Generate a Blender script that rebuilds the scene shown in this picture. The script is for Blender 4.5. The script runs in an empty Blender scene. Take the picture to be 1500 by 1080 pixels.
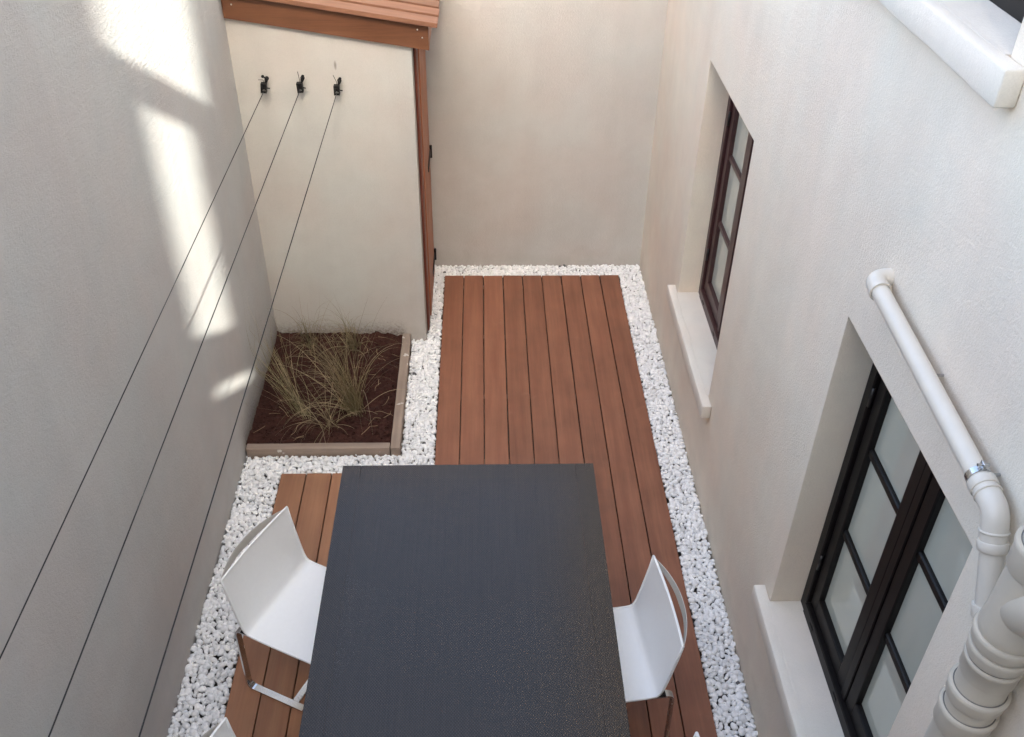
import bpy, bmesh, math, random
import numpy as np
from mathutils import Vector, Matrix, noise

random.seed(7)
SC = bpy.context.scene
COL = SC.collection
R = math.radians

# ------------------------------------------------------------------ camera
def set_camera():
    cd = bpy.data.cameras.new('camera')
    cam = bpy.data.objects.new('camera', cd)
    COL.objects.link(cam)
    cd.sensor_fit = 'HORIZONTAL'
    cd.sensor_width = 36.0
    cd.lens = 36.0 * 1402.285 / 1500.0
    cd.clip_start = 0.05
    cd.clip_end = 500
    pi_, ya, ro = 0.655508882, 0.0358008382, 0.0151626052
    cy, sy, cp, sp = math.cos(ya), math.sin(ya), math.cos(pi_), math.sin(pi_)
    fwd = Vector((sy * cp, cy * cp, -sp))
    right = Vector((cy, -sy, 0))
    up = right.cross(fwd)
    r2 = right * math.cos(ro) + up * math.sin(ro)
    u2 = up * math.cos(ro) - right * math.sin(ro)
    m = Matrix((r2, u2, -fwd)).transposed().to_4x4()
    m.translation = Vector((0.295715, -6.107955, 3.819273))
    cam.matrix_world = m
    SC.camera = cam
set_camera()

# ------------------------------------------------------------------ world, sun, exposure
LIGHT_DIR = Vector((-1.0, 5.5, -3.3)).normalized()      # the way sunlight travels
SUN_EL = math.asin(-LIGHT_DIR.z)
SUN_AZ = math.atan2(-LIGHT_DIR.x, -LIGHT_DIR.y)
W = bpy.data.worlds.new('World')
SC.world = W
W.use_nodes = True
wn = W.node_tree.nodes
bg = wn['Background']
sky = wn.new('ShaderNodeTexSky')
sky.sky_type = 'NISHITA'
sky.sun_disc = False
sky.sun_elevation = SUN_EL
sky.sun_rotation = SUN_AZ
sky.air_density = 0.6
sky.dust_density = 6.0
sky.ozone_density = 0.4
W.node_tree.links.new(sky.outputs[0], bg.inputs[0])
bg.inputs[1].default_value = 0.15

sd = bpy.data.lights.new('sun', 'SUN')
sd.energy = 2.6
sd.angle = R(0.42)
sd.color = (1.0, 0.99, 0.98)
so = bpy.data.objects.new('sun', sd)
COL.objects.link(so)
so.rotation_euler = LIGHT_DIR.to_track_quat('-Z', 'Y').to_euler()
so.location = (4, -20, 14)

vs = SC.view_settings
vs.view_transform = 'Standard'
vs.look = 'None'
vs.gamma = 1.0
vs.use_curve_mapping = False
vs.exposure = 3.43
vs.use_white_balance = True
vs.white_balance_temperature = 7000
vs.white_balance_tint = 4

SC.cycles.max_bounces = 10
SC.cycles.diffuse_bounces = 7
SC.cycles.transparent_max_bounces = 12
SC.cycles.use_denoising = True
SC.cycles.sample_clamp_indirect = 6

# ------------------------------------------------------------------ helpers: nodes
class NT:
    def __init__(s, name):
        s.m = bpy.data.materials.new(name)
        s.m.use_nodes = True
        s.t = s.m.node_tree
        s.bsdf = s.t.nodes['Principled BSDF']
        s.out = s.t.nodes['Material Output']
    def n(s, typ, inp=None, **kw):
        nd = s.t.nodes.new(typ)
        for k, v in kw.items():
            setattr(nd, k, v)
        for k, v in (inp or {}).items():
            s.set(nd.inputs[k], v)
        return nd
    def set(s, sock, v):
        if isinstance(v, bpy.types.NodeSocket):
            s.t.links.new(v, sock)
        elif isinstance(v, bpy.types.Node):
            s.t.links.new(v.outputs[0], sock)
        elif sock.type == 'VECTOR' and hasattr(v, '__len__'):
            sock.default_value = v[:3]
        else:
            sock.default_value = v
    def p(s, **kw):
        for k, v in kw.items():
            s.set(s.bsdf.inputs[k.replace('_', ' ')], v)
        return s.m
    def math(s, op, a, b=0.0, c=None, clamp=False):
        nd = s.n('ShaderNodeMath', operation=op, use_clamp=clamp)
        s.set(nd.inputs[0], a); s.set(nd.inputs[1], b)
        if c is not None: s.set(nd.inputs[2], c)
        return nd.outputs[0]
    def noise(s, vec, scale, detail=4, rough=0.55):
        nd = s.n('ShaderNodeTexNoise', {'Scale': scale, 'Detail': detail, 'Roughness': rough})
        if vec is not None: s.set(nd.inputs['Vector'], vec)
        return nd.outputs[0]
    def mapr(s, v, a, b, c=0.0, d=1.0):
        nd = s.n('ShaderNodeMapRange', {0: v, 1: a, 2: b, 3: c, 4: d})
        return nd.outputs[0]
    def mix(s, f, a, b):
        nd = s.n('ShaderNodeMix', data_type='RGBA')
        s.set(nd.inputs[0], f); s.set(nd.inputs[6], a); s.set(nd.inputs[7], b)
        return nd.outputs[2]
    def mul(s, col, v):                       # colour times grey value
        nd = s.n('ShaderNodeVectorMath', operation='SCALE')
        s.set(nd.inputs[0], col); s.set(nd.inputs['Scale'], v)
        return nd.outputs[0]
    def bump(s, h, strength, dist, normal=None):
        nd = s.n('ShaderNodeBump', {'Height': h, 'Strength': strength, 'Distance': dist})
        if normal is not None: s.set(nd.inputs['Normal'], normal)
        return nd.outputs[0]
    def pos(s):
        return s.n('ShaderNodeNewGeometry').outputs['Position']
    def obj(s):
        return s.n('ShaderNodeTexCoord').outputs['Object']
    def rnd(s):
        return s.n('ShaderNodeObjectInfo').outputs['Random']
    def vmul(s, v, xyz):
        nd = s.n('ShaderNodeVectorMath', operation='MULTIPLY')
        s.set(nd.inputs[0], v); nd.inputs[1].default_value = xyz
        return nd.outputs[0]
    def vadd(s, v, w):
        nd = s.n('ShaderNodeVectorMath', operation='ADD')
        s.set(nd.inputs[0], v); s.set(nd.inputs[1], w)
        return nd.outputs[0]
    def sep(s, v):
        nd = s.n('ShaderNodeSeparateXYZ'); s.set(nd.inputs[0], v)
        return nd.outputs
    def comb(s, x, y, z):
        nd = s.n('ShaderNodeCombineXYZ')
        for i, v in enumerate((x, y, z)): s.set(nd.inputs[i], v)
        return nd.outputs[0]

M = {}

def stucco(name, col, grain=.85, dirt=False):
    a = NT(name)
    P = a.pos()
    big = a.noise(P, 1.1, 4, 0.6)
    mid = a.noise(P, 9.0, 5, 0.6)
    fine = a.noise(P, 95.0, 3, 0.6)
    grit = a.noise(P, 260.0, 2, 0.6)
    tr = a.noise(a.vmul(P, (3.0, 3.0, 26.0)), 2.2, 3, 0.5)       # faint trowel passes
    tone = a.math('ADD', a.mapr(big, .3, .7, .945, 1.035), a.mapr(mid, .3, .7, -.022, .022))
    tone = a.math('ADD', tone, a.mapr(grit, .3, .7, -.035, .035))
    c = a.mul(col, tone)
    warm = a.mix(a.mapr(a.noise(P, 2.3, 3, .5), .35, .65), (col[0] * 1.015, col[1] * .985, col[2] * .965, 1), (col[0] * .975, col[1] * 1.005, col[2] * 1.0, 1))
    c = a.mul(warm, tone)
    zg = a.math('ADD', a.sep(P)[2], a.mapr(a.noise(P, 6.0, 5, .65), .3, .7, .07, -.07))
    c = a.mix(a.mapr(zg, .0, .16, .22, 0.0), c, (.30, .25, .20, 1))       # splashed grime along the foot
    strk = a.noise(a.vmul(P, (5.0, 5.0, .55)), 1.0, 5, .6)
    c = a.mul(c, a.mapr(strk, .35, .68, 1.015, .965))                    # faint rain streaks
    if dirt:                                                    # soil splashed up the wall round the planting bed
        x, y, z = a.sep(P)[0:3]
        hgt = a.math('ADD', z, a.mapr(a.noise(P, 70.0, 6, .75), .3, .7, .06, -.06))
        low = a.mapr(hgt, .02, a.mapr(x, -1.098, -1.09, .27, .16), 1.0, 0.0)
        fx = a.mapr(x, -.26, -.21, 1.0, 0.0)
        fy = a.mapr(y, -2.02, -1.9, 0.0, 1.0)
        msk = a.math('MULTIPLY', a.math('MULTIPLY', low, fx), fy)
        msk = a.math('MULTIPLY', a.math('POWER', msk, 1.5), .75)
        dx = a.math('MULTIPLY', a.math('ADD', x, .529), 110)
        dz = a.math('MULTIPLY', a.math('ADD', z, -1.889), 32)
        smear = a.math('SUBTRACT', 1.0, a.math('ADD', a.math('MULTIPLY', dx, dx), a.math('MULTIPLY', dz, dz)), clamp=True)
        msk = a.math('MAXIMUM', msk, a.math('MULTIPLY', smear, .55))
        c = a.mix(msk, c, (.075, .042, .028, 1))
    h = a.math('ADD', a.math('MULTIPLY', fine, .75), a.math('MULTIPLY', grit, .55))
    h = a.math('ADD', h, a.math('MULTIPLY', tr, .5))
    h = a.math('ADD', h, a.math('MULTIPLY', mid, .4))
    bev = a.n('ShaderNodeBevel', {'Radius': .007}, samples=4).outputs[0]
    nrm = a.bump(h, .6 * grain, .0055, bev)
    M[name] = a.p(Base_Color=c, Roughness=.92, Normal=nrm, Specular_IOR_Level=.2)

stucco('render_cream', (.745, .67, .575, 1))
stucco('render_grey', (.535, .525, .518, 1), 1.25, True)
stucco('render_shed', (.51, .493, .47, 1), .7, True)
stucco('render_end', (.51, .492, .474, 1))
stucco('sill_white', (.70, .65, .58, 1), .55)
stucco('render_plain', (.64, .61, .57, 1))

def wood(name, c1, c2, axis=1, rough=.5, var=.22, grain=1.0):
    a = NT(name)
    r = a.rnd()
    off = a.n('ShaderNodeCombineXYZ', {0: a.math('MULTIPLY', r, 13.7), 1: a.math('MULTIPLY', r, 31.1), 2: a.math('MULTIPLY', r, 7.3)}).outputs[0]
    v = a.vadd(a.obj(), off)
    st = [22, 22, 22]; st[axis] = 1.3
    st2 = [130, 130, 130]; st2[axis] = 5.0
    g1 = a.noise(a.vmul(v, st), 1.0, 5, .6)
    g2 = a.noise(a.vmul(v, st2), 1.0, 3, .6)
    bl = a.noise(v, 3.2, 4, .6)
    f = a.math('ADD', a.math('MULTIPLY', g1, .6), a.math('MULTIPLY', g2, .4))
    c = a.mix(a.mapr(f, .35, .65), c1, c2)
    tone = a.math('ADD', a.mapr(r, 0, 1, 1 - var, 1 + var), a.mapr(bl, .3, .7, -.13, .13))
    tone = a.math('ADD', tone, a.mapr(g2, .35, .65, -.07 * grain, .07 * grain))
    c = a.mul(c, tone)
    # pale weathered scuffs
    sc = a.mapr(a.noise(a.vmul(v, [6, 6, 6]), 1.0, 6, .7), .62, .8, 0, .35)
    c = a.mix(sc, c, (c1[0] * 1.25, c1[1] * 1.45, c1[2] * 1.6, 1))
    if 'planter' in name:
        sp = a.mapr(a.noise(a.vmul(a.obj(), [14, 14, 14]), 1.0, 3, .6), .655, .69, 0, .85)
        c = a.mix(sp, c, (.62, .58, .53, 1))
    n = a.bump(f, .35 * grain, .0012)
    M[name] = a.p(Base_Color=c, Roughness=a.mapr(bl, .3, .7, rough - .08, rough + .1), Normal=n, Specular_IOR_Level=.4)

wood('deck_wood', (.315, .135, .078, 1), (.21, .081, .047, 1), 1, .50, .17, 1.7)
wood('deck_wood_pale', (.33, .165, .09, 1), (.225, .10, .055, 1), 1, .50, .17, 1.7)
wood('roof_wood', (.25, .12, .072, 1), (.17, .075, .044, 1), 0, .5, .16)
wood('fascia_wood', (.185, .078, .038, 1), (.095, .036, .018, 1), 0, .45, .05, 1.3)
wood('door_wood', (.36, .13, .06, 1), (.26, .085, .04, 1), 2, .45, .12)
wood('frame_wood', (.19, .05, .03, 1), (.12, .032, .02, 1), 2, .45, .05)
wood('planter_wood', (.33, .26, .21, 1), (.22, .165, .13, 1), 0, .8, .06, 1.8)
wood('planter_wood_side', (.33, .26, .21, 1), (.22, .165, .13, 1), 1, .8, .06, 1.8)

def plain(name, col, rough=.5, metal=0.0, bump=0.0, scale=60, spec=.5, var=.06):
    a = NT(name)
    P = a.obj()
    nz = a.noise(P, scale, 4, .6)
    lo = a.noise(P, scale * .12, 3, .6)
    c = a.mul(col, a.math('ADD', a.mapr(nz, .3, .7, 1 - var, 1 + var), a.mapr(lo, .3, .7, -var, var)))
    kw = dict(Base_Color=c, Roughness=a.mapr(lo, .3, .7, max(.02, rough - .06), rough + .06), Metallic=metal, Specular_IOR_Level=spec)
    if bump: kw['Normal'] = a.bump(nz, bump, .001)
    M[name] = a.p(**kw)

plain('pipe_white', (.59, .545, .475, 1), .34, var=.03, scale=14)
plain('pipe_beige', (.48, .43, .355, 1), .38, var=.035, scale=14)
plain('rubber_seal', (.14, .13, .12, 1), .6)
plain('clamp_steel', (.55, .56, .57, 1), .22, 1.0)
plain('chrome', (.62, .61, .60, 1), .24, 1.0, var=.02)
plain('band_steel', (.44, .42, .385, 1), .42, 0.0, var=.03)
plain('chair_white', (.86, .86, .85, 1), .34, bump=.06, scale=420, var=.012)
plain('window_paint_brown', (.05, .021, .021, 1), .38, var=.12, scale=25)
plain('window_paint', (.007, .0055, .0053, 1), .46, spec=.25, var=.12, scale=25)
plain('black_plastic', (.006, .006, .0065, 1), .5, spec=.3)
plain('cord_black', (.01, .01, .011, 1), .55)
plain('iron_black', (.009, .008, .008, 1), .5, spec=.3)
plain('screw_steel', (.7, .69, .66, 1), .35, .8)
plain('table_frame', (.011, .011, .012, 1), .40, 0.0, spec=.32, var=.05, scale=90)
plain('room_dark', (.12, .115, .11, 1), .9)
plain('sash_hinge', (.012, .011, .011, 1), .4)

def mesh_panel():
    a = NT('table_mesh')
    x, y, z = a.sep(a.obj())[0:3]
    k = 2 * math.pi / .0105
    sx = a.math('SINE', a.math('MULTIPLY', x, k))
    sy = a.math('SINE', a.math('MULTIPLY', y, k * .78))
    hole = a.math('GREATER_THAN', a.math('MULTIPLY', sx, sy), .978)
    lo = a.noise(a.vmul(a.obj(), (9, 1.2, 1)), 3.0, 4, .6)
    st = a.noise(a.vmul(a.obj(), (240, 2.5, 1)), 1.0, 3, .6)
    sm = a.noise(a.vmul(a.obj(), (3, 2.2, 1)), 1.0, 5, .65)
    c = a.mul((.0195, .0165, .0158, 1), a.math('MULTIPLY', a.mapr(a.math('MULTIPLY', sx, sy), -.5, .5, 1.45, .5), a.mapr(st, .3, .7, .8, 1.2)))
    h = a.math('ADD', a.math('MULTIPLY', sx, sy), a.math('MULTIPLY', a.noise(a.obj(), 900, 2, .5), .4))
    a.p(Base_Color=c, Roughness=a.math('ADD', a.mapr(sm, .3, .7, .16, .22), a.mapr(st, .3, .7, -.015, .03)), IOR=1.5, Specular_IOR_Level=.5, Specular_Tint=(1.0, .87, .76, 1), Normal=a.bump(h, .09, .0005))
    tr = a.n('ShaderNodeBsdfTransparent')
    mx = a.n('ShaderNodeMixShader', {0: hole, 1: a.bsdf.outputs[0], 2: tr.outputs[0]})
    a.t.links.new(mx.outputs[0], a.out.inputs[0])
    M['table_mesh'] = a.m
mesh_panel()

def glass():
    a = NT('window_glass')
    n = a.noise(a.vmul(a.obj(), (1, 2.2, .8)), 2.0, 3, .5)
    c = a.mul((.47, .495, .435, 1), a.mapr(n, .3, .7, .94, 1.06))
    M['window_glass'] = a.p(Base_Color=c, Roughness=.025, IOR=1.8)
glass()

def pebble_mat():
    a = NT('white_marble_chips')
    at = a.n('ShaderNodeAttribute', attribute_name='tone')
    P = a.pos()
    nz = a.noise(P, 90, 4, .6)
    c = a.mix(a.sep(at.outputs['Color'])[1], (.87, .865, .855, 1), (.80, .805, .81, 1))
    c = a.mul(c, a.math('MULTIPLY', a.sep(at.outputs['Color'])[0], a.mapr(nz, .3, .7, .93, 1.05)))
    vein = a.mapr(a.noise(P, 45, 5, .7), .66, .74, 0, .3)
    c = a.mix(vein, c, (.5, .48, .45, 1))
    M['white_marble_chips'] = a.p(Base_Color=c, Roughness=.55, Normal=a.bump(a.noise(P, 160, 3, .6), .35, .002))
pebble_mat()

def soil_mat():
    a = NT('dark_soil')
    P = a.pos()
    n1 = a.noise(P, 60, 6, .7)
    n2 = a.noise(P, 7, 3, .6)
    c = a.mix(a.mapr(n1, .3, .7), (.026, .0095, .007, 1), (.06, .024, .018, 1))
    c = a.mul(c, a.mapr(n2, .3, .7, .8, 1.2))
    M['dark_soil'] = a.p(Base_Color=c, Roughness=.95, Normal=a.bump(n1, .9, .008), Specular_IOR_Level=.2)
    b = NT('bed_ground')
    n = b.noise(b.pos(), 18, 5, .7)
    M['bed_ground'] = b.p(Base_Color=b.mix(b.mapr(n, .3, .7), (.09, .08, .07, 1), (.16, .15, .135, 1)), Roughness=.95)
soil_mat()

def blade_mat(name, c1, c2):
    a = NT(name)
    at = a.n('ShaderNodeAttribute', attribute_name='tone')
    c = a.mix(a.sep(at.outputs['Color'])[0], c1, c2)
    M[name] = a.p(Base_Color=c, Roughness=.6, Specular_IOR_Level=.3)
blade_mat('grass_blade', (.115, .10, .042, 1), (.33, .27, .155, 1))
plain('litter', (.30, .21, .12, 1), .8)
blade_mat('grass_straw', (.22, .15, .085, 1), (.42, .34, .22, 1))

# ------------------------------------------------------------------ helpers: objects
def tag(o, label=None, cat=None, group=None, kind=None):
    if label: o['label'] = label
    if cat: o['category'] = cat
    if group: o['group'] = group
    if kind: o['kind'] = kind
    return o

def empty(name, loc=(0, 0, 0), rz=0.0, label=None, cat=None, group=None):
    o = bpy.data.objects.new(name, None)
    COL.objects.link(o)
    o.empty_display_size = .1
    o.location = loc
    o.rotation_euler = (0, 0, rz)
    return tag(o, label, cat, group)

def link(name, me, mat, parent=None, loc=None, smooth=False):
    o = bpy.data.objects.new(name, me)
    COL.objects.link(o)
    if mat and not me.materials:
        me.materials.append(M[mat])
    if parent is not None: o.parent = parent
    if loc is not None: o.location = loc
    if smooth:
        me.polygons.foreach_set('use_smooth', [True] * len(me.polygons))
    return o

def from_bm(name, bm, mat, parent=None, loc=None, smooth=False, angle=None):
    bmesh.ops.recalc_face_normals(bm, faces=bm.faces)
    me = bpy.data.meshes.new(name)
    bm.to_mesh(me); bm.free()
    o = link(name, me, mat, parent, loc, smooth or angle is not None)
    if angle is not None:
        me.set_sharp_from_angle(angle=R(angle))
    return o

def add_box(bm, lo, hi, bev=0.0, seg=1):
    m = Matrix.Translation([(a + b) / 2 for a, b in zip(lo, hi)]) @ Matrix.Diagonal([abs(b - a) for a, b in zip(lo, hi)] + [1])
    r = bmesh.ops.create_cube(bm, size=1.0, matrix=m)
    if bev:
        es = list({e for v in r['verts'] for e in v.link_edges})
        bmesh.ops.bevel(bm, geom=es, offset=bev, segments=seg, profile=.5, affect='EDGES')

def box(name, lo, hi, mat, parent=None, bev=0.0, seg=1, loc=None):
    bm = bmesh.new()
    add_box(bm, lo, hi, bev, seg)
    return from_bm(name, bm, mat, parent, loc, angle=20 if bev else None)

def add_prism(bm, pts, axis, a, b):
    """polygon (2-D points) extruded along axis from a to b"""
    def mk(p, t):
        c = [0, 0, 0]; k = [i for i in range(3) if i != axis]
        c[k[0]], c[k[1]], c[axis] = p[0], p[1], t
        return bm.verts.new(c)
    A = [mk(p, a) for p in pts]; B = [mk(p, b) for p in pts]
    bm.faces.new(A); bm.faces.new(B[::-1])
    for i in range(len(pts)):
        j = (i + 1) % len(pts)
        bm.faces.new((A[i], B[i], B[j], A[j]))

def add_tube(bm, pts, r, n=14, cap=True, rmul=None):
    """round tube swept along points (parallel transport)"""
    pts = [Vector(p) for p in pts]
    T = []
    for i in range(len(pts)):
        t = (pts[min(i + 1, len(pts) - 1)] - pts[max(i - 1, 0)]).normalized()
        T.append(t)
    ref = Vector((0, 0, 1)) if abs(T[0].z) < .9 else Vector((1, 0, 0))
    nrm = T[0].cross(ref).normalized()
    rings = []
    for i, p in enumerate(pts):
        nrm = (nrm - T[i] * nrm.dot(T[i])).normalized()
        bi = T[i].cross(nrm)
        rr = r if rmul is None else r * rmul[i]
        rings.append([bm.verts.new(p + (nrm * math.cos(2 * math.pi * k / n) + bi * math.sin(2 * math.pi * k / n)) * rr) for k in range(n)])
    for i in range(len(rings) - 1):
        for k in range(n):
            bm.faces.new((rings[i][k], rings[i][(k + 1) % n], rings[i + 1][(k + 1) % n], rings[i + 1][k]))
    if cap:
        bm.faces.new(rings[0][::-1]); bm.faces.new(rings[-1])

def add_lathe(bm, prof, origin, axis, n=28, closed=False):
    """profile [(t along axis, radius)] turned about axis"""
    axis = Vector(axis).normalized(); o = Vector(origin)
    ref = Vector((0, 0, 1)) if abs(axis.z) < .9 else Vector((1, 0, 0))
    u = axis.cross(ref).normalized(); v = axis.cross(u)
    rings = []
    for t, r in prof:
        rings.append([bm.verts.new(o + axis * t + (u * math.cos(2 * math.pi * k / n) + v * math.sin(2 * math.pi * k / n)) * r) for k in range(n)])
    for i in range(len(rings) - 1):
        for k in range(n):
            bm.faces.new((rings[i][k], rings[i][(k + 1) % n], rings[i + 1][(k + 1) % n], rings[i + 1][k]))
    if closed:
        bm.faces.new(rings[0][::-1]); bm.faces.new(rings[-1])

def arc(c, r, a0, a1, n, u, v):
    c, u, v = Vector(c), Vector(u), Vector(v)
    return [c + u * (r * math.cos(a0 + (a1 - a0) * i / n)) + v * (r * math.sin(a0 + (a1 - a0) * i / n)) for i in range(n + 1)]

def fillet(pts, r, n=6):
    """round the inner corners of a polyline"""
    pts = [Vector(p) for p in pts]; out = [pts[0]]
    for i in range(1, len(pts) - 1):
        a, b, c = pts[i - 1], pts[i], pts[i + 1]
        d1 = (a - b).normalized(); d2 = (c - b).normalized()
        ang = d1.angle(d2); t = min(r / math.tan(ang / 2), (a - b).length * .49, (c - b).length * .49)
        p1, p2 = b + d1 * t, b + d2 * t
        for k in range(n + 1):
            s = k / n
            out.append(p1 * (1 - s) ** 2 + b * 2 * s * (1 - s) + p2 * s * s)
    out.append(pts[-1])
    return out

# ------------------------------------------------------------------ the setting
XL, XR, YF, YB = -1.1, 1.485, .155, -9.5          # left wall, house wall, far wall, rear sun screen
tag(box('ground', (-60, -60, -.5), (60, 60, -.075), 'bed_ground'), kind='structure')

# left boundary wall
lw = box('boundary_wall', (XL - .28, YB, -.3), (XL, 3.0, 3.3), 'render_grey')
tag(lw, 'tall grey rendered boundary wall with sunlight patches, along the clotheslines', 'wall')
# far wall
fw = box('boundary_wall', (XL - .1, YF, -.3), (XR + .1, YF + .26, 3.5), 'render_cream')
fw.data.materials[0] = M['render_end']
tag(fw, 'cream rendered end wall behind the shed and the far end of the deck', 'wall')

# house on the right: wall with real openings
W1 = (-2.195, -1.19, .615, 2.06)
W2 = (-4.55, -3.555, .615, 2.06)
W3 = (-4.0, -3.0, 3.074, 4.48)
OPEN = [W1, W2, W3]
house = empty('house', (XR, -2.2, 0), 0, 'cream rendered house wall with dark brown windows and white sills', 'house')
def house_wall():
    x0, x1, y0, y1, z0, z1 = 0.0, .30, YB - .3, 3.0, -.3, 7.5
    ys = sorted({y0, y1} | {o[0] for o in OPEN} | {o[1] for o in OPEN})
    zs = sorted({z0, z1} | {o[2] for o in OPEN} | {o[3] for o in OPEN})
    def solid(i, j):
        if i < 0 or j < 0 or i >= len(ys) - 1 or j >= len(zs) - 1: return False
        cy, cz = (ys[i] + ys[i + 1]) / 2, (zs[j] + zs[j + 1]) / 2
        return not any(o[0] < cy < o[1] and o[2] < cz < o[3] for o in OPEN)
    bm = bmesh.new(); V = {}
    def v(x, y, z):
        k = (x, y, z)
        if k not in V: V[k] = bm.verts.new((x, y + 2.2, z))
        return V[k]
    for i in range(len(ys) - 1):
        for j in range(len(zs) - 1):
            if not solid(i, j): continue
            a, b, c, d = ys[i], ys[i + 1], zs[j], zs[j + 1]
            for x in (x0, x1):
                bm.faces.new((v(x, a, c), v(x, b, c), v(x, b, d), v(x, a, d)))
            for (di, dj, e) in ((-1, 0, ((a, c), (a, d))), (1, 0, ((b, c), (b, d))), (0, -1, ((a, c), (b, c))), (0, 1, ((a, d), (b, d)))):
                if not solid(i + di, j + dj):
                    (p, q), (r_, s) = e
                    bm.faces.new((v(x0, p, q), v(x0, r_, s), v(x1, r_, s), v(x1, p, q)))
    from_bm('wall', bm, 'render_cream', house)
house_wall()
bm = bmesh.new()                                       # the rest of the house: back, roof and ends
for lo, hi in (((3.9, -7.4, -.3), (4.1, 5.2, 7.5)), ((.30, -7.4, -.3), (3.9, -7.2, 7.5)), ((.30, 5.0, -.3), (3.9, 5.2, 7.5)), ((.302, -7.2, 2.55), (3.9, 5.0, 2.75))):
    add_box(bm, lo, hi)
from_bm('shell', bm, 'room_dark', house)
box('roof', (-.06, -7.5, 7.502), (4.2, 5.3, 7.7), 'render_plain', house)

def window(op, third=False):
    y0, y1, z0, z1 = op
    cy = (y0 + y1) / 2
    w = y1 - y0
    X = .125                                             # depth of the frame's face behind the wall face
    paint = 'window_paint_brown' if op is W1 else 'window_paint'
    root = empty('window', (0, cy + 2.2, 0)); root.parent = house
    hw = w / 2
    zb = z0 + .0
    # fixed outer frame
    fr = bmesh.new()
    F = .052
    add_box(fr, (X, -hw + .001, zb + .002), (X + .075, -hw + F, z1 - .002), .004)
    add_box(fr, (X, hw - F, zb + .002), (X + .075, hw - .001, z1 - .002), .004)
    add_box(fr, (X, -hw + F + .0005, z1 - F), (X + .075, hw - F - .0005, z1 - .003), .004)
    add_box(fr, (X - .004, -hw + F + .0005, zb + .003), (X + .075, hw - F - .0005, zb + .062), .004)
    add_box(fr, (X + .012, -.020, zb + .063), (X + .075, .020, z1 - F - .001), .003)
    from_bm('frame', fr, paint, root, angle=20)
    # drainage slots in the bottom rail
    for yy in (-.33, .02, .34):
        box('drain_slot', (X - .0065, yy - .018, zb + .028), (X - .003, yy + .018, zb + .04), 'black_plastic', root)
    sb, st = zb + .066, z1 - F - .004
    for s in (-1, 1):
        a, b = (s * .024, s * (hw - F - .004)); lo, hi = min(a, b), max(a, b)
        sa = bmesh.new(); S = .062; xs, xe = X + .016, X + .066
        add_box(sa, (xs, lo, sb), (xe, lo + S, st), .006, 2)
        add_box(sa, (xs, hi - S, sb), (xe, hi, st), .006, 2)
        add_box(sa, (xs + .0006, lo + S - .004, sb + .0005), (xe - .0006, hi - S + .004, sb + .082), .006, 2)
        add_box(sa, (xs + .0006, lo + S - .004, st - .062), (xe - .0006, hi - S + .004, st - .0005), .006, 2)
        from_bm('sash', sa, paint, root, angle=20)
        g0, g1 = sb + .083, st - .063
        hgt = (g1 - g0)
        zz = [g0 + hgt * .335, g0 + hgt * .68]
        for z in zz:
            gb = bmesh.new()
            add_prism(gb, [(X + .024, z - .012), (X + .030, z - .016), (X + .046, z - .016), (X + .046, z + .016), (X + .030, z + .016), (X + .024, z + .012)], 1, lo + S - .006, hi - S + .006)
            # prism axis 1: first coordinate is x, second z
            from_bm('glazing_bar', gb, paint, root)
        cuts = [g0] + zz + [g1]
        for k in range(3):
            za, zc = cuts[k] + (.012 if k else -.01), cuts[k + 1] - (.012 if k < 2 else -.01)
            pb = bmesh.new()
            ya, yb = lo + S - .008, hi - S + .008
            vs_ = [pb.verts.new(p) for p in ((X + .040, ya, za), (X + .040, yb, za), (X + .040, yb, zc), (X + .040, ya, zc))]
            pb.faces.new(vs_)
            from_bm('pane', pb, 'window_glass', root)
    for s in (-1, 1):
        for z in (zb + .30, z1 - .30):
            bm_ = bmesh.new(); add_tube(bm_, [(X + .006, s * (hw - F), z - .04), (X + .006, s * (hw - F), z + .04)], .007, 8)
            from_bm('hinge', bm_, 'sash_hinge', root, smooth=True)
    return root
for op in OPEN: window(op)

def sill(op, t, over=.09):
    y0, y1, z0, z1 = op
    z0 -= .001
    bm = bmesh.new()
    a, b, p = y0 - over + 2.2, y1 + over + 2.2, -.052
    # outer slab in front of the wall, tongue running into the opening
    add_box(bm, (p, a, z0 - t), (-.0005, b, z0 + .004), .007, 2)
    add_box(bm, (-.012, y0 + 2.2025, z0 - .02), (.15, y1 + 2.1975, z0 + .0055))
    bmesh.ops.subdivide_edges(bm, edges=[e for e in bm.edges if e.calc_length() > .5], cuts=22, use_grid_fill=True)
    for v in bm.verts:
        d = noise.noise(Vector((v.co.x * 9, v.co.y * 14, v.co.z * 9 + z0 * 3))) * .0016
        v.co.x += d; v.co.z += d * .8
    from_bm('sill', bm, 'sill_white', house, angle=40)
sill(W1, .082); sill(W2, .082); sill(W3, .085)

# unseen wall added behind the viewer: slot, beams and posts shape the sunlight patches
rear = empty('rear_sun_screen', (0, YB, 0), 0, 'pale rendered wall added unseen across the court from the shed, its slot shaping the sunlight patches', 'house')
SX_, SZ_ = (-6.9 - YB) / 5.5, (-6.9 - YB) * .6
def rbox(name, lo, hi):
    box(name, (lo[0] + SX_, lo[1], lo[2] + SZ_ if lo[2] > 0 else lo[2]), (hi[0] + SX_, hi[1], hi[2] + SZ_), 'render_plain', rear)
rbox('wall', (-.085, -.12, -.3), (4.0, 0, 8.6))
rbox('wall', (-4.0, -.12, -.3), (-.305, 0, 8.6))
rbox('sun_slot_wall', (-.304, -.11, -.3), (-.086, -.01, 3.455))
rbox('sun_slot_beam', (-.304, -.10, 3.585), (-.086, -.02, 3.865))
rbox('sun_slot_beam', (-.304, -.10, 5.075), (-.086, -.02, 5.217))
rbox('sun_slot_post', (-.304, -.08, 3.456), (-.232, -.03, 3.584))
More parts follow.
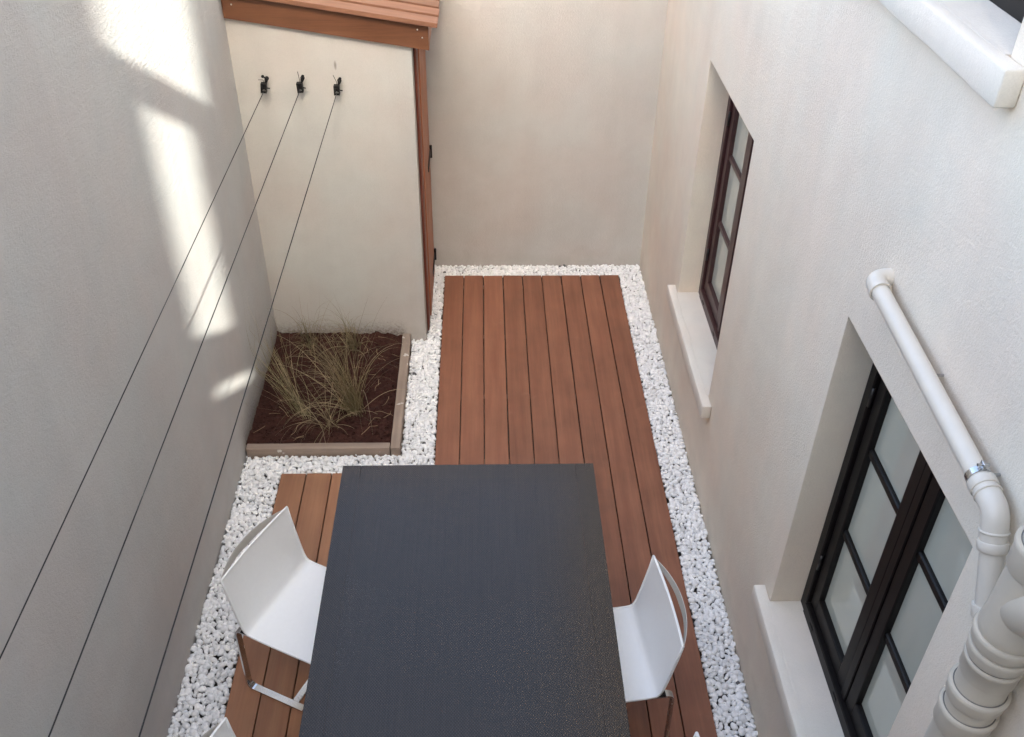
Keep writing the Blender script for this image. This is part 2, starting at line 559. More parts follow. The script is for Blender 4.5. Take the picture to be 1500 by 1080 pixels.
rbox('sun_slot_post', (-.118, -.08, 3.456), (-.086, -.03, 3.584))
rbox('sun_slot_post', (-.304, -.08, 3.866), (-.255, -.03, 5.074))
rbox('sun_slot_post', (-.150, -.08, 3.866), (-.086, -.03, 5.074))

# ------------------------------------------------------------------ deck
deck = empty('deck', (0, 0, 0), 0, 'reddish brown hardwood plank deck framed by white pebbles', 'deck')
P_ = .145
G = .0055
def plank_mesh(length, mat):
    bm = bmesh.new()
    add_box(bm, (-(P_ - G) / 2, -length, -.026), ((P_ - G) / 2, 0, 0), .0028, 2)
    bmesh.ops.recalc_face_normals(bm, faces=bm.faces)
    me = bpy.data.meshes.new('plank'); bm.to_mesh(me); bm.free()
    me.materials.append(M[mat])
    me.polygons.foreach_set('use_smooth', [True] * len(me.polygons)); me.set_sharp_from_angle(angle=R(20))
    return me
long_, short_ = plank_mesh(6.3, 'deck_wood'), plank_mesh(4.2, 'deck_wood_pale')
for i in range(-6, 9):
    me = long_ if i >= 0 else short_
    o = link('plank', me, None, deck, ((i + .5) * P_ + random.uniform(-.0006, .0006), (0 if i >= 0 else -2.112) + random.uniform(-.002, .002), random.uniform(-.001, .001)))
for y in (-.12, -.75, -1.4, -2.0):
    box('joist', (.01, y - .022, -.0745), (9 * P_ - .01, y + .022, -.0272), 'planter_wood', deck)
for y in (-2.25, -2.9, -3.5, -4.1, -4.7):
    box('joist', (-6 * P_ + .01, y - .022, -.0745), (9 * P_ - .01, y + .022, -.0272), 'planter_wood', deck)

# ------------------------------------------------------------------ white pebbles
def ico_variants(k, sub):
    out = []
    rng = random.Random(5)
    for i in range(k):
        bm = bmesh.new()
        bmesh.ops.create_icosphere(bm, subdivisions=sub, radius=1.0)
        planes = []
        for _ in range(9):
            d = Vector((rng.gauss(0, 1), rng.gauss(0, 1), rng.gauss(0, 1))).normalized()
            planes.append((d, rng.uniform(.62, .92)))
        seed = Vector((rng.random() * 50, rng.random() * 50, rng.random() * 50))
        for v in bm.verts:
            c = v.co.copy()
            for d, h in planes:
                e = c.dot(d) - h
                if e > 0: c -= d * e * .85
            c *= 1 + .10 * noise.noise(c * 1.6 + seed)
            v.co = Vector((c.x * 1.0, c.y * rng_fac[i % len(rng_fac)], c.z * .72))
        bm.verts.ensure_lookup_table()
        V = np.array([v.co[:] for v in bm.verts]); F = np.array([[v.index for v in f.verts] for f in bm.faces])
        out.append((V, F)); bm.free()
    return out
rng_fac = (.74, .9, .66, .82, 1.0)

def pebbles():
    var = ico_variants(16, 2)
    rng = random.Random(11)
    PX0, PX1 = -.2, 0.0
    rects = [(XL, -6 * P_, -4.7, -2.07), (XL, 0.0, -2.112, -1.957), (-.2, 0.0, -1.957, -.81), (-.2, 0.0, -2.112, -1.957), (-.1, 0.0, -.81, 0.0),
             (-.1, XR, 0.0, YF), (9 * P_, XR, -4.7, 0.0)]
    pts = []
    cell = .03; grid = {}
    def inside(x, y, e):
        for a, b, c, d in rects:
            if a + e < x < b - e and c + e < y < d - e: return True
        # joined corners
        return (a_in(x, y, e))
    def a_in(x, y, e):
        return all(any(a <= xx <= b and c <= yy <= d for a, b, c, d in rects) for xx in (x - e, x + e) for yy in (y - e, y + e))
    def tryp(x, y, r, k):
        gx, gy = int(math.floor(x / cell)), int(math.floor(y / cell))
        for i in range(gx - 1, gx + 2):
            for j in range(gy - 1, gy + 2):
                for (px, py, pr) in grid.get((i, j), ()):
                    if (px - x) ** 2 + (py - y) ** 2 < ((pr + r) * k) ** 2: return False
        grid.setdefault((gx, gy), []).append((x, y, r)); return True
    area = [(b - a) * (d - c) for a, b, c, d in rects]
    for layer, (rlo, rhi, zz, k, tries) in enumerate(((.011, .017, -.017, .74, 45000), (.0105, .0225, -.011, .72, 150000), (.0065, .0095, -.005, .86, 30000))):
        if layer < 2: grid = {}
        for _ in range(tries):
            a, b, c, d = rng.choices(rects, area)[0]
            x, y = rng.uniform(a, b), rng.uniform(c, d)
            r = rng.uniform(rlo, rhi)
            if not a_in(x, y, r * .62): continue
            if tryp(x, y, r, k): pts.append((x, y, zz + rng.uniform(-.004, .005), r, layer))
    Vs, Fs, Ts = [], [], []; base = 0
    for (x, y, z, r, layer) in pts:
        V, F = var[rng.randrange(len(var))]
        q = Matrix.Rotation(rng.uniform(0, 6.28), 3, 'Z') @ Matrix.Rotation(rng.gauss(0, .35), 3, 'X') @ Matrix.Rotation(rng.gauss(0, .35), 3, 'Y')
        A = np.array(q)
        W_ = (V * r * rng.uniform(1.02, 1.22)) @ A.T + np.array((x, y, z))
        Vs.append(W_); Fs.append(F + base); base += len(V)
        t = rng.uniform(.93, 1.05) if rng.random() > .10 else rng.uniform(.74, .92)
        if rng.random() < .0025: t = .12
        Ts.append(np.tile((t, rng.random(), 0, 1), (len(V), 1)))
    V = np.concatenate(Vs).astype(np.float32); F = np.concatenate(Fs).astype(np.int32); T = np.concatenate(Ts).astype(np.float32)
    me = bpy.data.meshes.new('white_pebbles')
    me.vertices.add(len(V)); me.vertices.foreach_set('co', V.ravel())
    me.loops.add(F.size); me.loops.foreach_set('vertex_index', F.ravel())
    me.polygons.add(len(F)); me.polygons.foreach_set('loop_start', np.arange(0, F.size, 3, dtype=np.int32))
    me.polygons.foreach_set('use_smooth', np.ones(len(F), dtype=bool))
    me.update(calc_edges=True)
    at = me.color_attributes.new('tone', 'FLOAT_COLOR', 'POINT')
    at.data.foreach_set('color', T.ravel())
    o = link('white_pebbles', me, 'white_marble_chips')
    tag(o, 'loose white marble pebbles filling the strips round the deck', 'pebbles', kind='stuff')
    print('pebbles', len(pts), 'tris', len(F))
pebbles()

# ------------------------------------------------------------------ shed
shed = empty('garden_shed', (-.6, -.81, 0), 0, 'narrow cream rendered garden shed with a sloping wooden roof in the corner', 'shed')
SH = Vector((-.6, -.81, 0))
def sbox(name, lo, hi, mat, bev=0.0, seg=1):
    return box(name, Vector(lo) - SH, Vector(hi) - SH, mat, shed, bev, seg)
def slope(x): return 2.152 - .157 * (x + 1.084)          # underside of the fascia
bm = bmesh.new()
add_prism(bm, [(XL - .02 + .6, -.2), (-.1 + .6, -.2), (-.1 + .6, slope(-.1) + .06), (XL - .02 + .6, slope(XL - .02) + .06)], 1, 0.0, .10)
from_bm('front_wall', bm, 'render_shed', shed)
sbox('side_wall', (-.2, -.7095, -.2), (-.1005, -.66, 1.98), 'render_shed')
# door frame and boarded door in the side
sbox('door_frame', (-.17, -.66, -.01), (-.082, -.565, 1.975), 'frame_wood', .003)
sbox('door_frame', (-.17, .06, -.01), (-.082, .15, 1.975), 'frame_wood', .003)
door = empty('door', Vector((-.075, -.56, 0)) - SH); door.parent = shed
for k in range(5):
    y0 = k * .124
    box('plank', (-.03, y0 + .0025, .02), (.0, y0 + .1215, 1.94), 'door_wood', door, .003)
for z in (.15, .97):
    bm = bmesh.new()
    add_box(bm, (.0005, .34, z - .022), (.006, .612, z + .022), .002)
    add_tube(bm, [(.008, .62, z - .045), (.008, .62, z + .045)], .009, 10)
    from_bm('hinge', bm, 'iron_black', door, angle=40)
sbox('door_post', (-.098, -.6995, -.01), (-.083, -.6605, 1.97), 'frame_wood', .002)
# fascia
bm = bmesh.new()
add_prism(bm, [(XL + .004 + .6, slope(XL) + .0), (.0 + .6, slope(0)), (.0 + .6, slope(0) + .135), (XL + .004 + .6, slope(XL) + .135)], 1, -.024, -.001)
from_bm('fascia', bm, 'fascia_wood', shed)
bm = bmesh.new()
add_box(bm, (-.022 + .6, .0, slope(0) + .004), (.0 + .6, .95, slope(0) + .13))
from_bm('fascia', bm, 'door_wood', shed)
for x in (XL + .045, XL + .05, -.035, -.32):
    pass
for x, dz in ((-1.045, .08), (-.035, .065), (-.06, .105)):
    bm = bmesh.new(); add_lathe(bm, [(0, .0045), (.002, .004), (.0025, .0005)], Vector((x, -.834, slope(x) + dz)) - SH, (0, -1, 0), 10, True)
    from_bm('screw', bm, 'screw_steel', shed, smooth=True)
# roof boards, laid side by side from front to back
ang = math.atan(.157)
for k in range(7):
    bm = bmesh.new()
    add_box(bm, (-.58, 0, 0), (.583, .112, .026), .003, 2)
    bmesh.ops.rotate(bm, verts=bm.verts, cent=(0, 0, 0), matrix=Matrix.Rotation(ang, 3, 'Y'))
    xm = -.527
    o = from_bm('roof_board', bm, 'roof_wood', shed, Vector((xm + random.uniform(-.003, .003), -.868 + k * .1455, slope(xm) + .139 + random.uniform(0, .002))) - SH, angle=20)

# ------------------------------------------------------------------ planting bed
bed = empty('planter_bed', (-.65, -1.38, 0), 0, 'weathered timber planting bed between the shed and the white pebbles', 'planter')
BO = Vector((-.65, -1.38, 0))
def rough_board(name, lo, hi, mat):
    bm = bmesh.new(); add_box(bm, lo, hi, .004, 2)
    bmesh.ops.subdivide_edges(bm, edges=[e for e in bm.edges if e.calc_length() > .4], cuts=24, use_grid_fill=True)
    for v in bm.verts:
        v.co += Vector((noise.noise(v.co * 11), noise.noise(v.co * 11 + Vector((9, 0, 0))), noise.noise(v.co * 11 + Vector((0, 9, 0))))) * .0022
    return from_bm(name, bm, mat, bed, angle=40)
rough_board('edge_board', Vector((XL + .006, -1.957, -.06)) - BO, Vector((-.262, -1.907, .048)) - BO, 'planter_wood')
rough_board('edge_board', Vector((-.257, -1.962, -.06)) - BO, Vector((-.202, -.815, .052)) - BO, 'planter_wood_side')

def soil():
    nx, ny = 70, 90
    x0, x1, y0, y1 = XL - .01, -.25, -1.915, -.80
    bm = bmesh.new(); g = []
    for i in range(nx + 1):
        row = []
        for j in range(ny + 1):
            x = x0 + (x1 - x0) * i / nx; y = y0 + (y1 - y0) * j / ny
            z = .012 + .030 * noise.noise(Vector((x * 5, y * 5, 2))) + .016 * noise.noise(Vector((x * 22, y * 22, 5))) + .010 * noise.noise(Vector((x * 60, y * 60, 8)))
            z += .05 * math.exp(-(y1 - y) / .06) + .035 * math.exp(-(x - x0) / .05) - .012 * math.exp(-(x1 - x) / .05)
            row.append(bm.verts.new((x, y, z)))
        g.append(row)
    for i in range(nx):
        for j in range(ny):
            bm.faces.new((g[i][j], g[i + 1][j], g[i + 1][j + 1], g[i][j + 1]))
    # crumbs of bark and earth on top
    rng = random.Random(3)
    for _ in range(1500):
        x, y = rng.uniform(x0 + .02, x1 - .02), rng.uniform(y0 + .02, y1 - .012)
        r = rng.uniform(.004, .011)
        z = .016 + .030 * noise.noise(Vector((x * 5, y * 5, 2))) + .016 * noise.noise(Vector((x * 22, y * 22, 5))) + .05 * math.exp(-(y1 - y) / .06) + .035 * math.exp(-(x - x0) / .05)
        m = Matrix.Translation((x, y, z)) @ Matrix.Rotation(rng.uniform(0, 6.3), 4, 'Z') @ Matrix.Rotation(rng.uniform(0, 1.5), 4, 'X') @ Matrix.Diagonal((r, r * .7, r * .5, 1))
        bmesh.ops.create_icosphere(bm, subdivisions=1, radius=1, matrix=m)
    nf0 = len(bm.faces)
    for _ in range(45):
        x, y = rng.uniform(x0 + .05, x1 - .05), rng.uniform(y0 + .05, y1 - .05)
        a = rng.uniform(0, 6.28); L = rng.uniform(.03, .13); cv = rng.uniform(-.9, .9); prev = None
        for k in range(6):
            t = k / 5
            px, py = x + math.cos(a + cv * t) * L * t, y + math.sin(a + cv * t) * L * t
            px = min(max(px, x0 + .02), x1 - .01); py = min(max(py, y0 + .01), y1 - .02)
            z = .040 + .030 * noise.noise(Vector((px * 5, py * 5, 2))) + .016 * noise.noise(Vector((px * 22, py * 22, 5))) + .05 * math.exp(-(y1 - py) / .06) + .035 * math.exp(-(px - x0) / .05)
            w = Vector((-math.sin(a), math.cos(a), 0)) * .0014
            c_ = Vector((px, py, z)); cur = (bm.verts.new(c_ - w), bm.verts.new(c_ + w))
            if prev: bm.faces.new((prev[0], prev[1], cur[1], cur[0]))
            prev = cur
    bm.faces.ensure_lookup_table()
    for f in bm.faces[nf0:]: f.material_index = 1
    o = from_bm('soil', bm, 'dark_soil', None, smooth=True)
    o.data.materials.append(M['litter'])
    tag(o, kind='structure')
soil()

def tuft(base, n, length, lean, spread, seed, label, droop=1.0, straw=.15, width=.0027):
    rng = random.Random(seed)
    root = empty('ornamental_grass', base, 0, label, 'grass tuft', 'ornamental grasses in the planting bed')
    for part, mat, cnt in (('blades', 'grass_blade', int(n * (1 - straw))), ('dry_stems', 'grass_straw', max(3, int(n * straw)))):
        V, F, T = [], [], []
        for _ in range(cnt):
            az = rng.uniform(0, 2 * math.pi)
            L = length * rng.uniform(.45, 1.12)
            out = Vector((math.cos(az), math.sin(az), 0))
            arching = rng.random() < .45
            sp = spread * (2.6 if arching else .75)
            d = (Vector((0, 0, 1)) + out * abs(rng.gauss(0, sp)) + Vector(lean) * (1.6 if arching else 1)).normalized()
            p = Vector((rng.gauss(0, .026), rng.gauss(0, .026), -.01))
            dr = droop * (rng.uniform(.9, 2.0) if arching else rng.uniform(.2, 1.1))
            seg = 12; w = width * rng.uniform(.7, 1.2)
            side = d.cross(Vector((rng.gauss(0, 1), rng.gauss(0, 1), rng.gauss(0, 1)))).normalized()
            tone = rng.random()
            curl = Vector((rng.gauss(0, .12), rng.gauss(0, .12), 0))
            b0 = len(V); ns = 0
            for s in range(seg + 1):
                t = s / seg
                ww = w * (1 - t ** 2.2 * .85) * .5
                V.append(p - side * ww); V.append(p + side * ww)
                T += [tone * .8 + .25 * t] * 2
                d = (d + Vector((0, 0, -dr * .24 * t)) + curl * .6 * t).normalized()
                p = p + d * (L / seg)
                ns = s
                if s and base[2] + p.z < .025: break
                wx = XL + .008 - base[0]
                if p.x < wx: p.x = wx + .004 * rng.random()
                wy = -.822 - base[1]
                if p.y > wy: p.y = wy - .004 * rng.random()
            for s in range(ns):
                a = b0 + 2 * s
                F.append((a, a + 1, a + 3, a + 2))
        me = bpy.data.meshes.new(part)
        me.from_pydata([v[:] for v in V], [], F)
        at = me.color_attributes.new('tone', 'FLOAT_COLOR', 'POINT')
        at.data.foreach_set('color', np.array([(t, t, t, 1) for t in T], dtype=np.float32).ravel())
        o = link(part, me, mat, root)
        o['kind'] = 'stuff'
    return root
tuft((-.50, -1.58, .02), 190, .72, (-.16, -.02, 0), .24, 21, 'largest fountain of thin green grass in the middle of the bed', 1.3, .3)
tuft((-.575, -.93, .03), 95, .52, (-.04, -.30, 0), .22, 22, 'upright grass clump against the shed wall beside the timber edge', 1.1, .3)
tuft((-.86, -.92, .03), 60, .52, (.08, -.34, 0), .20, 23, 'grass clump in the back corner where shed and grey wall meet', 1.1, .3)
tuft((-.80, -1.62, .02), 58, .74, (-.42, .28, 0), .15, 24, 'slanting grass clump leaning towards the grey boundary wall', .35, .2)
tuft((-.64, -1.74, .02), 45, .50, (-.15, -.2, 0), .5, 25, 'sparse dry grass sprawling by the front timber edge', 1.6, .75)

# ------------------------------------------------------------------ clotheslines and their hooks
LX = (-.931, -.731, -.526)
LZ = (1.787, 1.789, 1.775)
hook_words = ('black clothesline tensioner on the shed wall, nearest the grey boundary wall', 'black clothesline tensioner on the shed wall, middle of the row',
              'black clothesline tensioner on the shed wall, nearest the door edge')
line_words = ('black clothesline running closest to the grey boundary wall', 'black clothesline between its two neighbours over the bed',
              'black clothesline farthest from the grey boundary wall')
for i in range(3):
    x, z = LX[i], LZ[i]
    rng = random.Random(40 + i)
    h = empty('line_tensioner', (x, -.81, z), 0, hook_words[i], 'line hook', 'clothesline tensioners on the shed wall')
    bm = bmesh.new()                                     # wall plate with screw eye
    add_lathe(bm, [(0, .012), (.005, .012), (.006, .009), (.022, .0045), (.03, .0045)], (.012, 0, .028), (0, -1, 0), 14, True)
    from_bm('wall_plate', bm, 'black_plastic', h, angle=40)
    bm = bmesh.new()
    add_tube(bm, [Vector((.012, -.042, .028)) + Vector((0, math.cos(a), math.sin(a))) * .013 for a in np.linspace(0, 6.0, 18)], .0035, 8)
    from_bm('eye', bm, 'black_plastic', h, smooth=True)
    bm = bmesh.new()                                     # tensioner body hanging off the eye
    tilt = (.10, -.06, .02)[i]
    add_box(bm, (-.016, -.066, -.036), (-.0105, -.030, .020), .002)
    add_box(bm, (.0105, -.066, -.036), (.016, -.030, .020), .002)
    add_box(bm, (-.0104, -.066, .008), (.0104, -.032, .0195), .002)
    add_box(bm, (-.0104, -.064, -.0355), (.0104, -.050, -.026), .002)
    bmesh.ops.rotate(bm, verts=bm.verts, cent=(0, -.048, 0), matrix=Matrix.Rotation(tilt, 3, 'Y'))
    from_bm('body', bm, 'black_plastic', h, angle=20)
    bm = bmesh.new()
    add_lathe(bm, [(-.010, .010), (-.007, .0165), (-.004, .0165), (-.003, .011), (.003, .011), (.004, .0165), (.007, .0165), (.010, .010)], (0, -.048, -.006), (1, 0, tilt * -1), 18, True)
    from_bm('wheel', bm, 'iron_black', h, angle=40)
    bm = bmesh.new()                                     # cleat arm and knob
    s = (1.0, .9, .8)[i]
    add_tube(bm, fillet([(.01, -.045, .015), (.024, -.046, .035), (.022 - (.02 if i == 0 else 0), -.046, .056)], .01), .0045 * s, 8)
    add_lathe(bm, [(0, .004), (.005, .0085), (.012, .0085), (.016, .004)], (.026 - (.022 if i == 0 else 0), -.048, .048), (-.4, 0, 1), 10, True)
    add_tube(bm, [(.006, -.05, -.008), (.032, -.05, -.012)], .0035, 8)
    from_bm('cleat', bm, 'black_plastic', h, smooth=True)
    bm = bmesh.new()                                     # loose end of cord
    e = ((-.03, -.03, .03), (-.006, -.03, .075), (-.016, -.03, .07))[i]
    add_tube(bm, fillet([(.004, -.05, .01), (.002, -.045, .035), e], .01), .0016, 6)
    from_bm('cord_end', bm, 'cord_black', h, smooth=True)
    bm = bmesh.new()                                     # the line itself, a little slack
    pts = []
    for k in range(41):
        t = k / 40; y = -.862 + (YB + .862) * t
        pts.append((x + (0.0) * t, y, z - .022 + .022 * min(1, t * 6) * 0 - .012 * math.sin(math.pi * t)))
    add_tube(bm, pts, .0023, 6)
    o = from_bm('clothesline', bm, 'cord_black', None, smooth=True)
    tag(o, line_words[i], 'clothesline', 'clotheslines stretched over the court')

# ------------------------------------------------------------------ table
T0 = Vector((.217, -3.90, 0))
table = empty('patio_table', T0, 0, 'large dark grey table with fine mesh top on the deck', 'table')
hx, y1, y0 = .583, -2.837 + 3.90, -4.95 + 3.90
bm = bmesh.new()
fwid = .085
for lo, hi in (((-hx, y0, .705), (-hx + fwid, y1, .74)), ((hx - fwid, y0, .705), (hx, y1, .74))):
    b2 = bmesh.new(); add_box(b2, lo, hi, .0008, 1); from_bm('frame_rail', b2, 'table_mesh', table, angle=20)
for lo, hi in (((-hx + fwid + .0008, y1 - fwid, .705), (hx - fwid - .0008, y1, .7396)), ((-hx + fwid + .0008, y0, .705), (hx - fwid - .0008, y0 + fwid, .7396))):
    b2 = bmesh.new(); add_box(b2, lo, hi, .0008, 1); from_bm('frame_rail', b2, 'table_mesh', table, angle=20)
bm.free()
bm = bmesh.new()
zz = .7392
bm.faces.new([bm.verts.new(p) for p in ((-hx + fwid + .0003, y0 + fwid + .0003, zz), (hx - fwid - .0003, y0 + fwid + .0003, zz), (hx - fwid - .0003, y1 - fwid - .0003, zz), (-hx + fwid + .0003, y1 - fwid - .0003, zz))])
from_bm('mesh_top', bm, 'table_mesh', table)
for sx in (-1, 1):
    for yy in (y0 + .05, y1 - .05):
        box('leg', (sx * (hx - .045) - .03, yy - .03, 0), (sx * (hx - .045) + .03, yy + .03, .704), 'table_frame', table, .004, 2)

# ------------------------------------------------------------------ chairs
def ribbon(bm, path, half, thick, y0):
    """flat bar along an (x,z) path; half = half width across y"""
    path = [Vector((p[0], 0, p[1])) for p in path]
    rows = []
    for i, p in enumerate(path):
        t = (path[min(i + 1, len(path) - 1)] - path[max(i - 1, 0)]).normalized()
        n = Vector((-t.z, 0, t.x)) * thick / 2
        rows.append([bm.verts.new(p + n + Vector((0, y0 - half, 0))), bm.verts.new(p + n + Vector((0, y0 + half, 0))),
                     bm.verts.new(p - n + Vector((0, y0 + half, 0))), bm.verts.new(p - n + Vector((0, y0 - half, 0)))])
    for i in range(len(rows) - 1):
        for k in range(4):
            bm.faces.new((rows[i][k], rows[i][(k + 1) % 4], rows[i + 1][(k + 1) % 4], rows[i + 1][k]))
    bm.faces.new(rows[0][::-1]); bm.faces.new(rows[-1])

CW = .229                                               # half width of the shell
def make_chair():
    root = empty('patio_chair', (0, 0, 0))
    # seat shell: back, tight bend, flat seat
    prof = [(-.070, .760), (-.062, .70), (-.048, .62), (-.034, .54), (-.022, .485)]
    prof = [Vector((p[0], 0, p[1])) for p in prof]
    prof += [Vector((-.017, 0, .470)), Vector((-.010, 0, .455)), Vector((.002, 0, .4455)), Vector((.02, 0, .4415))]
    prof += [Vector((x, 0, .440 - .004 * math.sin(math.pi * (x - .02) / .42))) for x in np.linspace(.06, .43, 9)]
    prof += [Vector((.445, 0, .436)), Vector((.452, 0, .428))]
    bm = bmesh.new(); ny = 16; rows = []
    for i, p in enumerate(prof):
        row = []
        for j in range(ny + 1):
            s = -1 + 2 * j / ny
            q = p.copy(); q.y = s * CW
            bow = (1 - s * s)
            if p.z > .47: q.x -= .010 * bow * min(1, (p.z - .47) / .1)
            elif p.x > .03: q.z -= .006 * bow
            row.append(bm.verts.new(q))
        rows.append(row)
    for i in range(len(rows) - 1):
        for j in range(ny):
            bm.faces.new((rows[i][j], rows[i][j + 1], rows[i + 1][j + 1], rows[i + 1][j]))
    bmesh.ops.recalc_face_normals(bm, faces=bm.faces)
    bmesh.ops.solidify(bm, geom=bm.faces[:], thickness=.007)
    from_bm('seat_shell', bm, 'chair_white', root, angle=50)
    # sewn hems along the rim of the shell
    def hem(pts, w):
        b = bmesh.new(); add_tube(b, pts, w, 8)
        return from_bm('hem', b, 'chair_white', root, smooth=True)
    for s in (-1, 1):
        hem([(p.x, s * (CW - .002), p.z + .0) for p in prof], .0048)
    hem([(-.070 - .010 * (1 - (t * t)), t * CW, .760) for t in np.linspace(-1, 1, 17)], .0052)
    # bowed metal band behind the top of the back
    b = bmesh.new(); n = 24; rows = []
    for i in range(n + 1):
        t = -1 + 2 * i / n
        y = t * (CW - .003)
        x = -.074 - .058 * (1 - abs(t) ** 2.1)
        lowz = .712 + .02 * abs(t)
        rows.append([b.verts.new((x, y, .752)), b.verts.new((x - .003, y, .752)), b.verts.new((x + .004, y, lowz)), b.verts.new((x + .007, y, lowz))])
    for i in range(n):
        for k in range(4):
            b.faces.new((rows[i][k], rows[i][(k + 1) % 4], rows[i + 1][(k + 1) % 4], rows[i + 1][k]))
    b.faces.new(rows[0][::-1]); b.faces.new(rows[-1])
    from_bm('back_band', b, 'band_steel', root, angle=50)
    # chrome cantilever frame of flat bar
    for s in (-1, 1):
        b = bmesh.new()
        path = fillet([(.40, 0, .424), (-.078, 0, .424), (-.088, 0, .007), (.205, 0, .007)], .035, 7)
        ribbon(b, [(p.x, p.z) for p in path], .015, .009, s * (CW - .024))
        from_bm('leg', b, 'chrome', root, angle=40)
        b = bmesh.new()
        add_box(b, (-.045, s * (CW - .024) - .018, .4292), (-.005, s * (CW - .024) + .018, .436), .002)
        from_bm('bracket', b, 'iron_black', root, angle=40)
    b = bmesh.new(); add_box(b, (.135, -(CW - .0395), .003), (.168, CW - .0395, .011), .002)
    from_bm('cross_bar', b, 'chrome', root, angle=40)
    b = bmesh.new(); add_box(b, (.33, -(CW - .0395), .419), (.36, CW - .0395, .428), .002)
    from_bm('cross_bar', b, 'chrome', root, angle=40)
    return root

def copy_tree(src):
    r = src.copy(); COL.objects.link(r)
    for ch in list(src.children):
        c = ch.copy(); COL.objects.link(c); c.parent = r
    return r
def chair_pose(far, near):
    """put the top corners of the back at two points of the court"""
    far, near = Vector((*far, 0)), Vector((*near, 0))
    mid = (far + near) / 2
    lat = (far - near).normalized()
    return mid, lat
chair0 = make_chair()
spots = [((-.574, -3.112), (-.781, -3.536), 1, 'white chair turned slightly, with chrome sled leg showing, beside the grey wall'),
         ((.996, -3.424), (1.043, -3.881), -1, 'white chair with bowed back band beside the house windows'),
         ((-.629, -4.150), (-.80, -4.574), 1, 'second white chair along the grey wall, only a corner of its back showing'),
         ((1.031, -4.238), (1.05, -4.695), -1, 'second white chair on the house side, only the tip of its back showing')]
for i, (fa, ne, side, lab) in enumerate(spots):
    o = chair0 if i == 0 else copy_tree(chair0)
    mid, lat = chair_pose(fa, ne)
    # local +x faces the table; local y is lateral
    ly = lat if side == 1 else -lat
    lx = Vector((ly.y, -ly.x, 0))
    o.rotation_euler = (0, 0, math.atan2(lx.y, lx.x))
    o.location = mid + lx * .070
    tag(o, lab, 'chair', 'white chairs round the table')

# ------------------------------------------------------------------ pipes on the house wall
XP = 1.436
wp = empty('waste_pipe', (XP, -4.2, 2.3), 0, 'thin white waste pipe sloping along the house wall above the window', 'pipe')
O = Vector((XP, -4.2, 2.3))
r0 = .0262
A = Vector((XP, -3.80, 2.328)) - O; B = Vector((XP, -4.56, 2.283)) - O
axis = (B - A).normalized()
bm = bmesh.new(); add_tube(bm, [A, B], r0, 24, False)
from_bm('pipe', bm, 'pipe_white', wp, smooth=True)
# elbow into the wall at the far end
bm = bmesh.new()
c1 = A + axis * .008
pts = [c1, A - axis * .012] + [A - axis * (.012 + .036 * math.sin(a)) + Vector((.036 * (1 - math.cos(a)), 0, 0)) for a in np.linspace(.2, math.pi / 2, 8)] + [A - axis * .048 + Vector((.08, 0, 0))]
add_tube(bm, pts, r0 + .0035, 24, False)
from_bm('elbow', bm, 'pipe_white', wp, smooth=True)
bm = bmesh.new(); add_lathe(bm, [(0, r0 + .001), (0, r0 + .0058), (.008, r0 + .0062), (.014, r0 + .0058), (.014, r0 + .001)], A + axis * .006, axis, 28)
from_bm('collar', bm, 'pipe_white', wp, angle=40)
# 45 degree elbow, short drop to the stack
d2 = Vector((0, -.45, -.893)).normalized()
C_ = Vector((XP, -4.635, 2.276)) - O
E_ = C_ + d2 * .27
bm = bmesh.new()
path = fillet([B - axis * .0, C_, C_ + d2 * .085], .05, 10)
add_tube(bm, path, r0 + .004, 26, False)
from_bm('elbow', bm, 'pipe_white', wp, smooth=True)
for org, ax, ln in ((B - axis * .012, axis, .026), (B + axis * .026, axis, .005), (C_ + d2 * .045, d2, .006), (C_ + d2 * .07, d2, .024)):
    bm = bmesh.new(); add_lathe(bm, [(0, r0), (0, r0 + .0058), (.002, r0 + .0072), (ln - .002, r0 + .0072), (ln, r0 + .0058), (ln, r0)], org, ax, 28)
    from_bm('collar', bm, 'pipe_white', wp, angle=40)
bm = bmesh.new(); add_tube(bm, [C_ + d2 * .08, E_], r0, 24, False)
from_bm('pipe', bm, 'pipe_white', wp, smooth=True)
bm = bmesh.new(); add_lathe(bm, [(0, r0), (0, r0 + .005), (.002, r0 + .006), (.028, r0 + .006), (.03, r0 + .005), (.03, r0)], C_ + d2 * .225, d2, 28)
from_bm('collar', bm, 'pipe_white', wp, angle=40)
# steel clamp
bm = bmesh.new(); add_lathe(bm, [(0, r0 + .001), (0, r0 + .0035), (.016, r0 + .0035), (.016, r0 + .001)], B - axis * .034, axis, 28)
q = B - axis * .026
add_box(bm, q + Vector((-.004, -.009, r0)), q + Vector((.004, .009, r0 + .018)), .001)
add_tube(bm, [q + Vector((-.014, 0, r0 + .010)), q + Vector((.014, 0, r0 + .010))], .004, 8)
add_tube(bm, [q + Vector((r0, 0, .004)), q + Vector((.05, 0, .004))], .004, 8)
from_bm('clamp', bm, 'clamp_steel', wp, angle=40)
bm = bmesh.new()
add_tube(bm, [A + axis * .382 + Vector((r0 - .002, 0, 0)), A + axis * .382 + Vector((.05, 0, 0))], .004, 8)
from_bm('clamp', bm, 'clamp_steel', wp, angle=40)

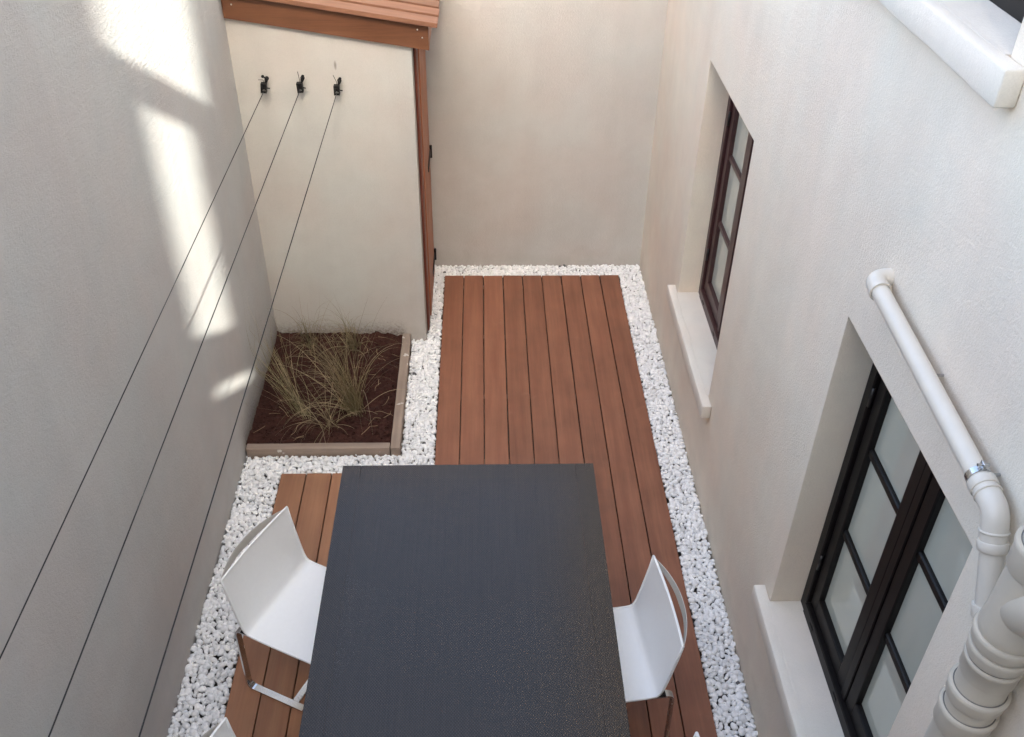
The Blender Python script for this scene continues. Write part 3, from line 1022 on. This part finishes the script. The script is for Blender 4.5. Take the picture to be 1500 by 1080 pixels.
SX, SY = 1.409, -4.86
st = empty('soil_stack', (SX, SY, 0), 0, 'thick cream soil pipe with ringed collars climbing the house wall', 'pipe')
R0 = .056
bm = bmesh.new(); add_tube(bm, [(0, 0, -.05), (0, 0, 3.6)], R0, 40, False)
from_bm('pipe', bm, 'pipe_beige', st, smooth=True)
def collar(z0, z1, grow=.011, lip=.0045, mat='pipe_beige'):
    bm = bmesh.new()
    a, b = R0 + grow * .75, R0 + grow
    add_lathe(bm, [(z0, R0 - .001), (z0, a), (z0 + .004, b), (z1 - .014, b), (z1 - .011, b + lip), (z1 - .003, b + lip), (z1, b + lip * .4), (z1 + .001, R0 + .003)], (0, 0, 0), (0, 0, 1), 44)
    from_bm('collar', bm, mat, st, angle=40)
    bm = bmesh.new()
    add_lathe(bm, [(z1 - .002, R0 + .0034), (z1 + .0012, R0 + .0026), (z1 + .0014, R0 - .001)], (0, 0, 0), (0, 0, 1), 44)
    from_bm('seal_ring', bm, 'rubber_seal', st, angle=40)
collar(1.80, 1.868, .007, .0035); collar(1.905, 1.948, .008, .0035); collar(2.0, 2.055, .005, .0025); collar(2.062, 2.099, .008, .003); collar(2.103, 2.142, .010, .0035); collar(2.335, 2.41, .009, .0035)
# wide swept branch socket on the side facing the court
bm = bmesh.new()
db = Vector((.05, -.76, .65)).normalized()
add_lathe(bm, [(-.02, R0 - .004), (.02, R0 + .003), (.05, R0 + .005), (.12, R0 + .005), (.19, R0 + .005), (.20, R0 + .017), (.24, R0 + .017), (.245, R0 + .012), (.246, R0), (.75, R0)], Vector((0, 0, 2.225)), db, 40)
from_bm('branch', bm, 'pipe_beige', st, angle=40)
bm = bmesh.new()
add_lathe(bm, [(2.1425, R0 + .006), (2.15, R0 + .0085), (2.165, R0 + .0085), (2.20, R0 + .005), (2.30, R0 + .004), (2.33, R0 + .001)], (0, 0, 0), (0, 0, 1), 44)
from_bm('branch_body', bm, 'pipe_beige', st, angle=40)
for z in (.9, 3.0):
    bm = bmesh.new(); add_lathe(bm, [(z, R0 + .001), (z, R0 + .004), (z + .03, R0 + .004), (z + .03, R0 + .001)], (0, 0, 0), (0, 0, 1), 40)
    add_box(bm, (R0, -.012, z + .006), (.09, .012, z + .024))
    from_bm('clamp', bm, 'clamp_steel', st, angle=40)
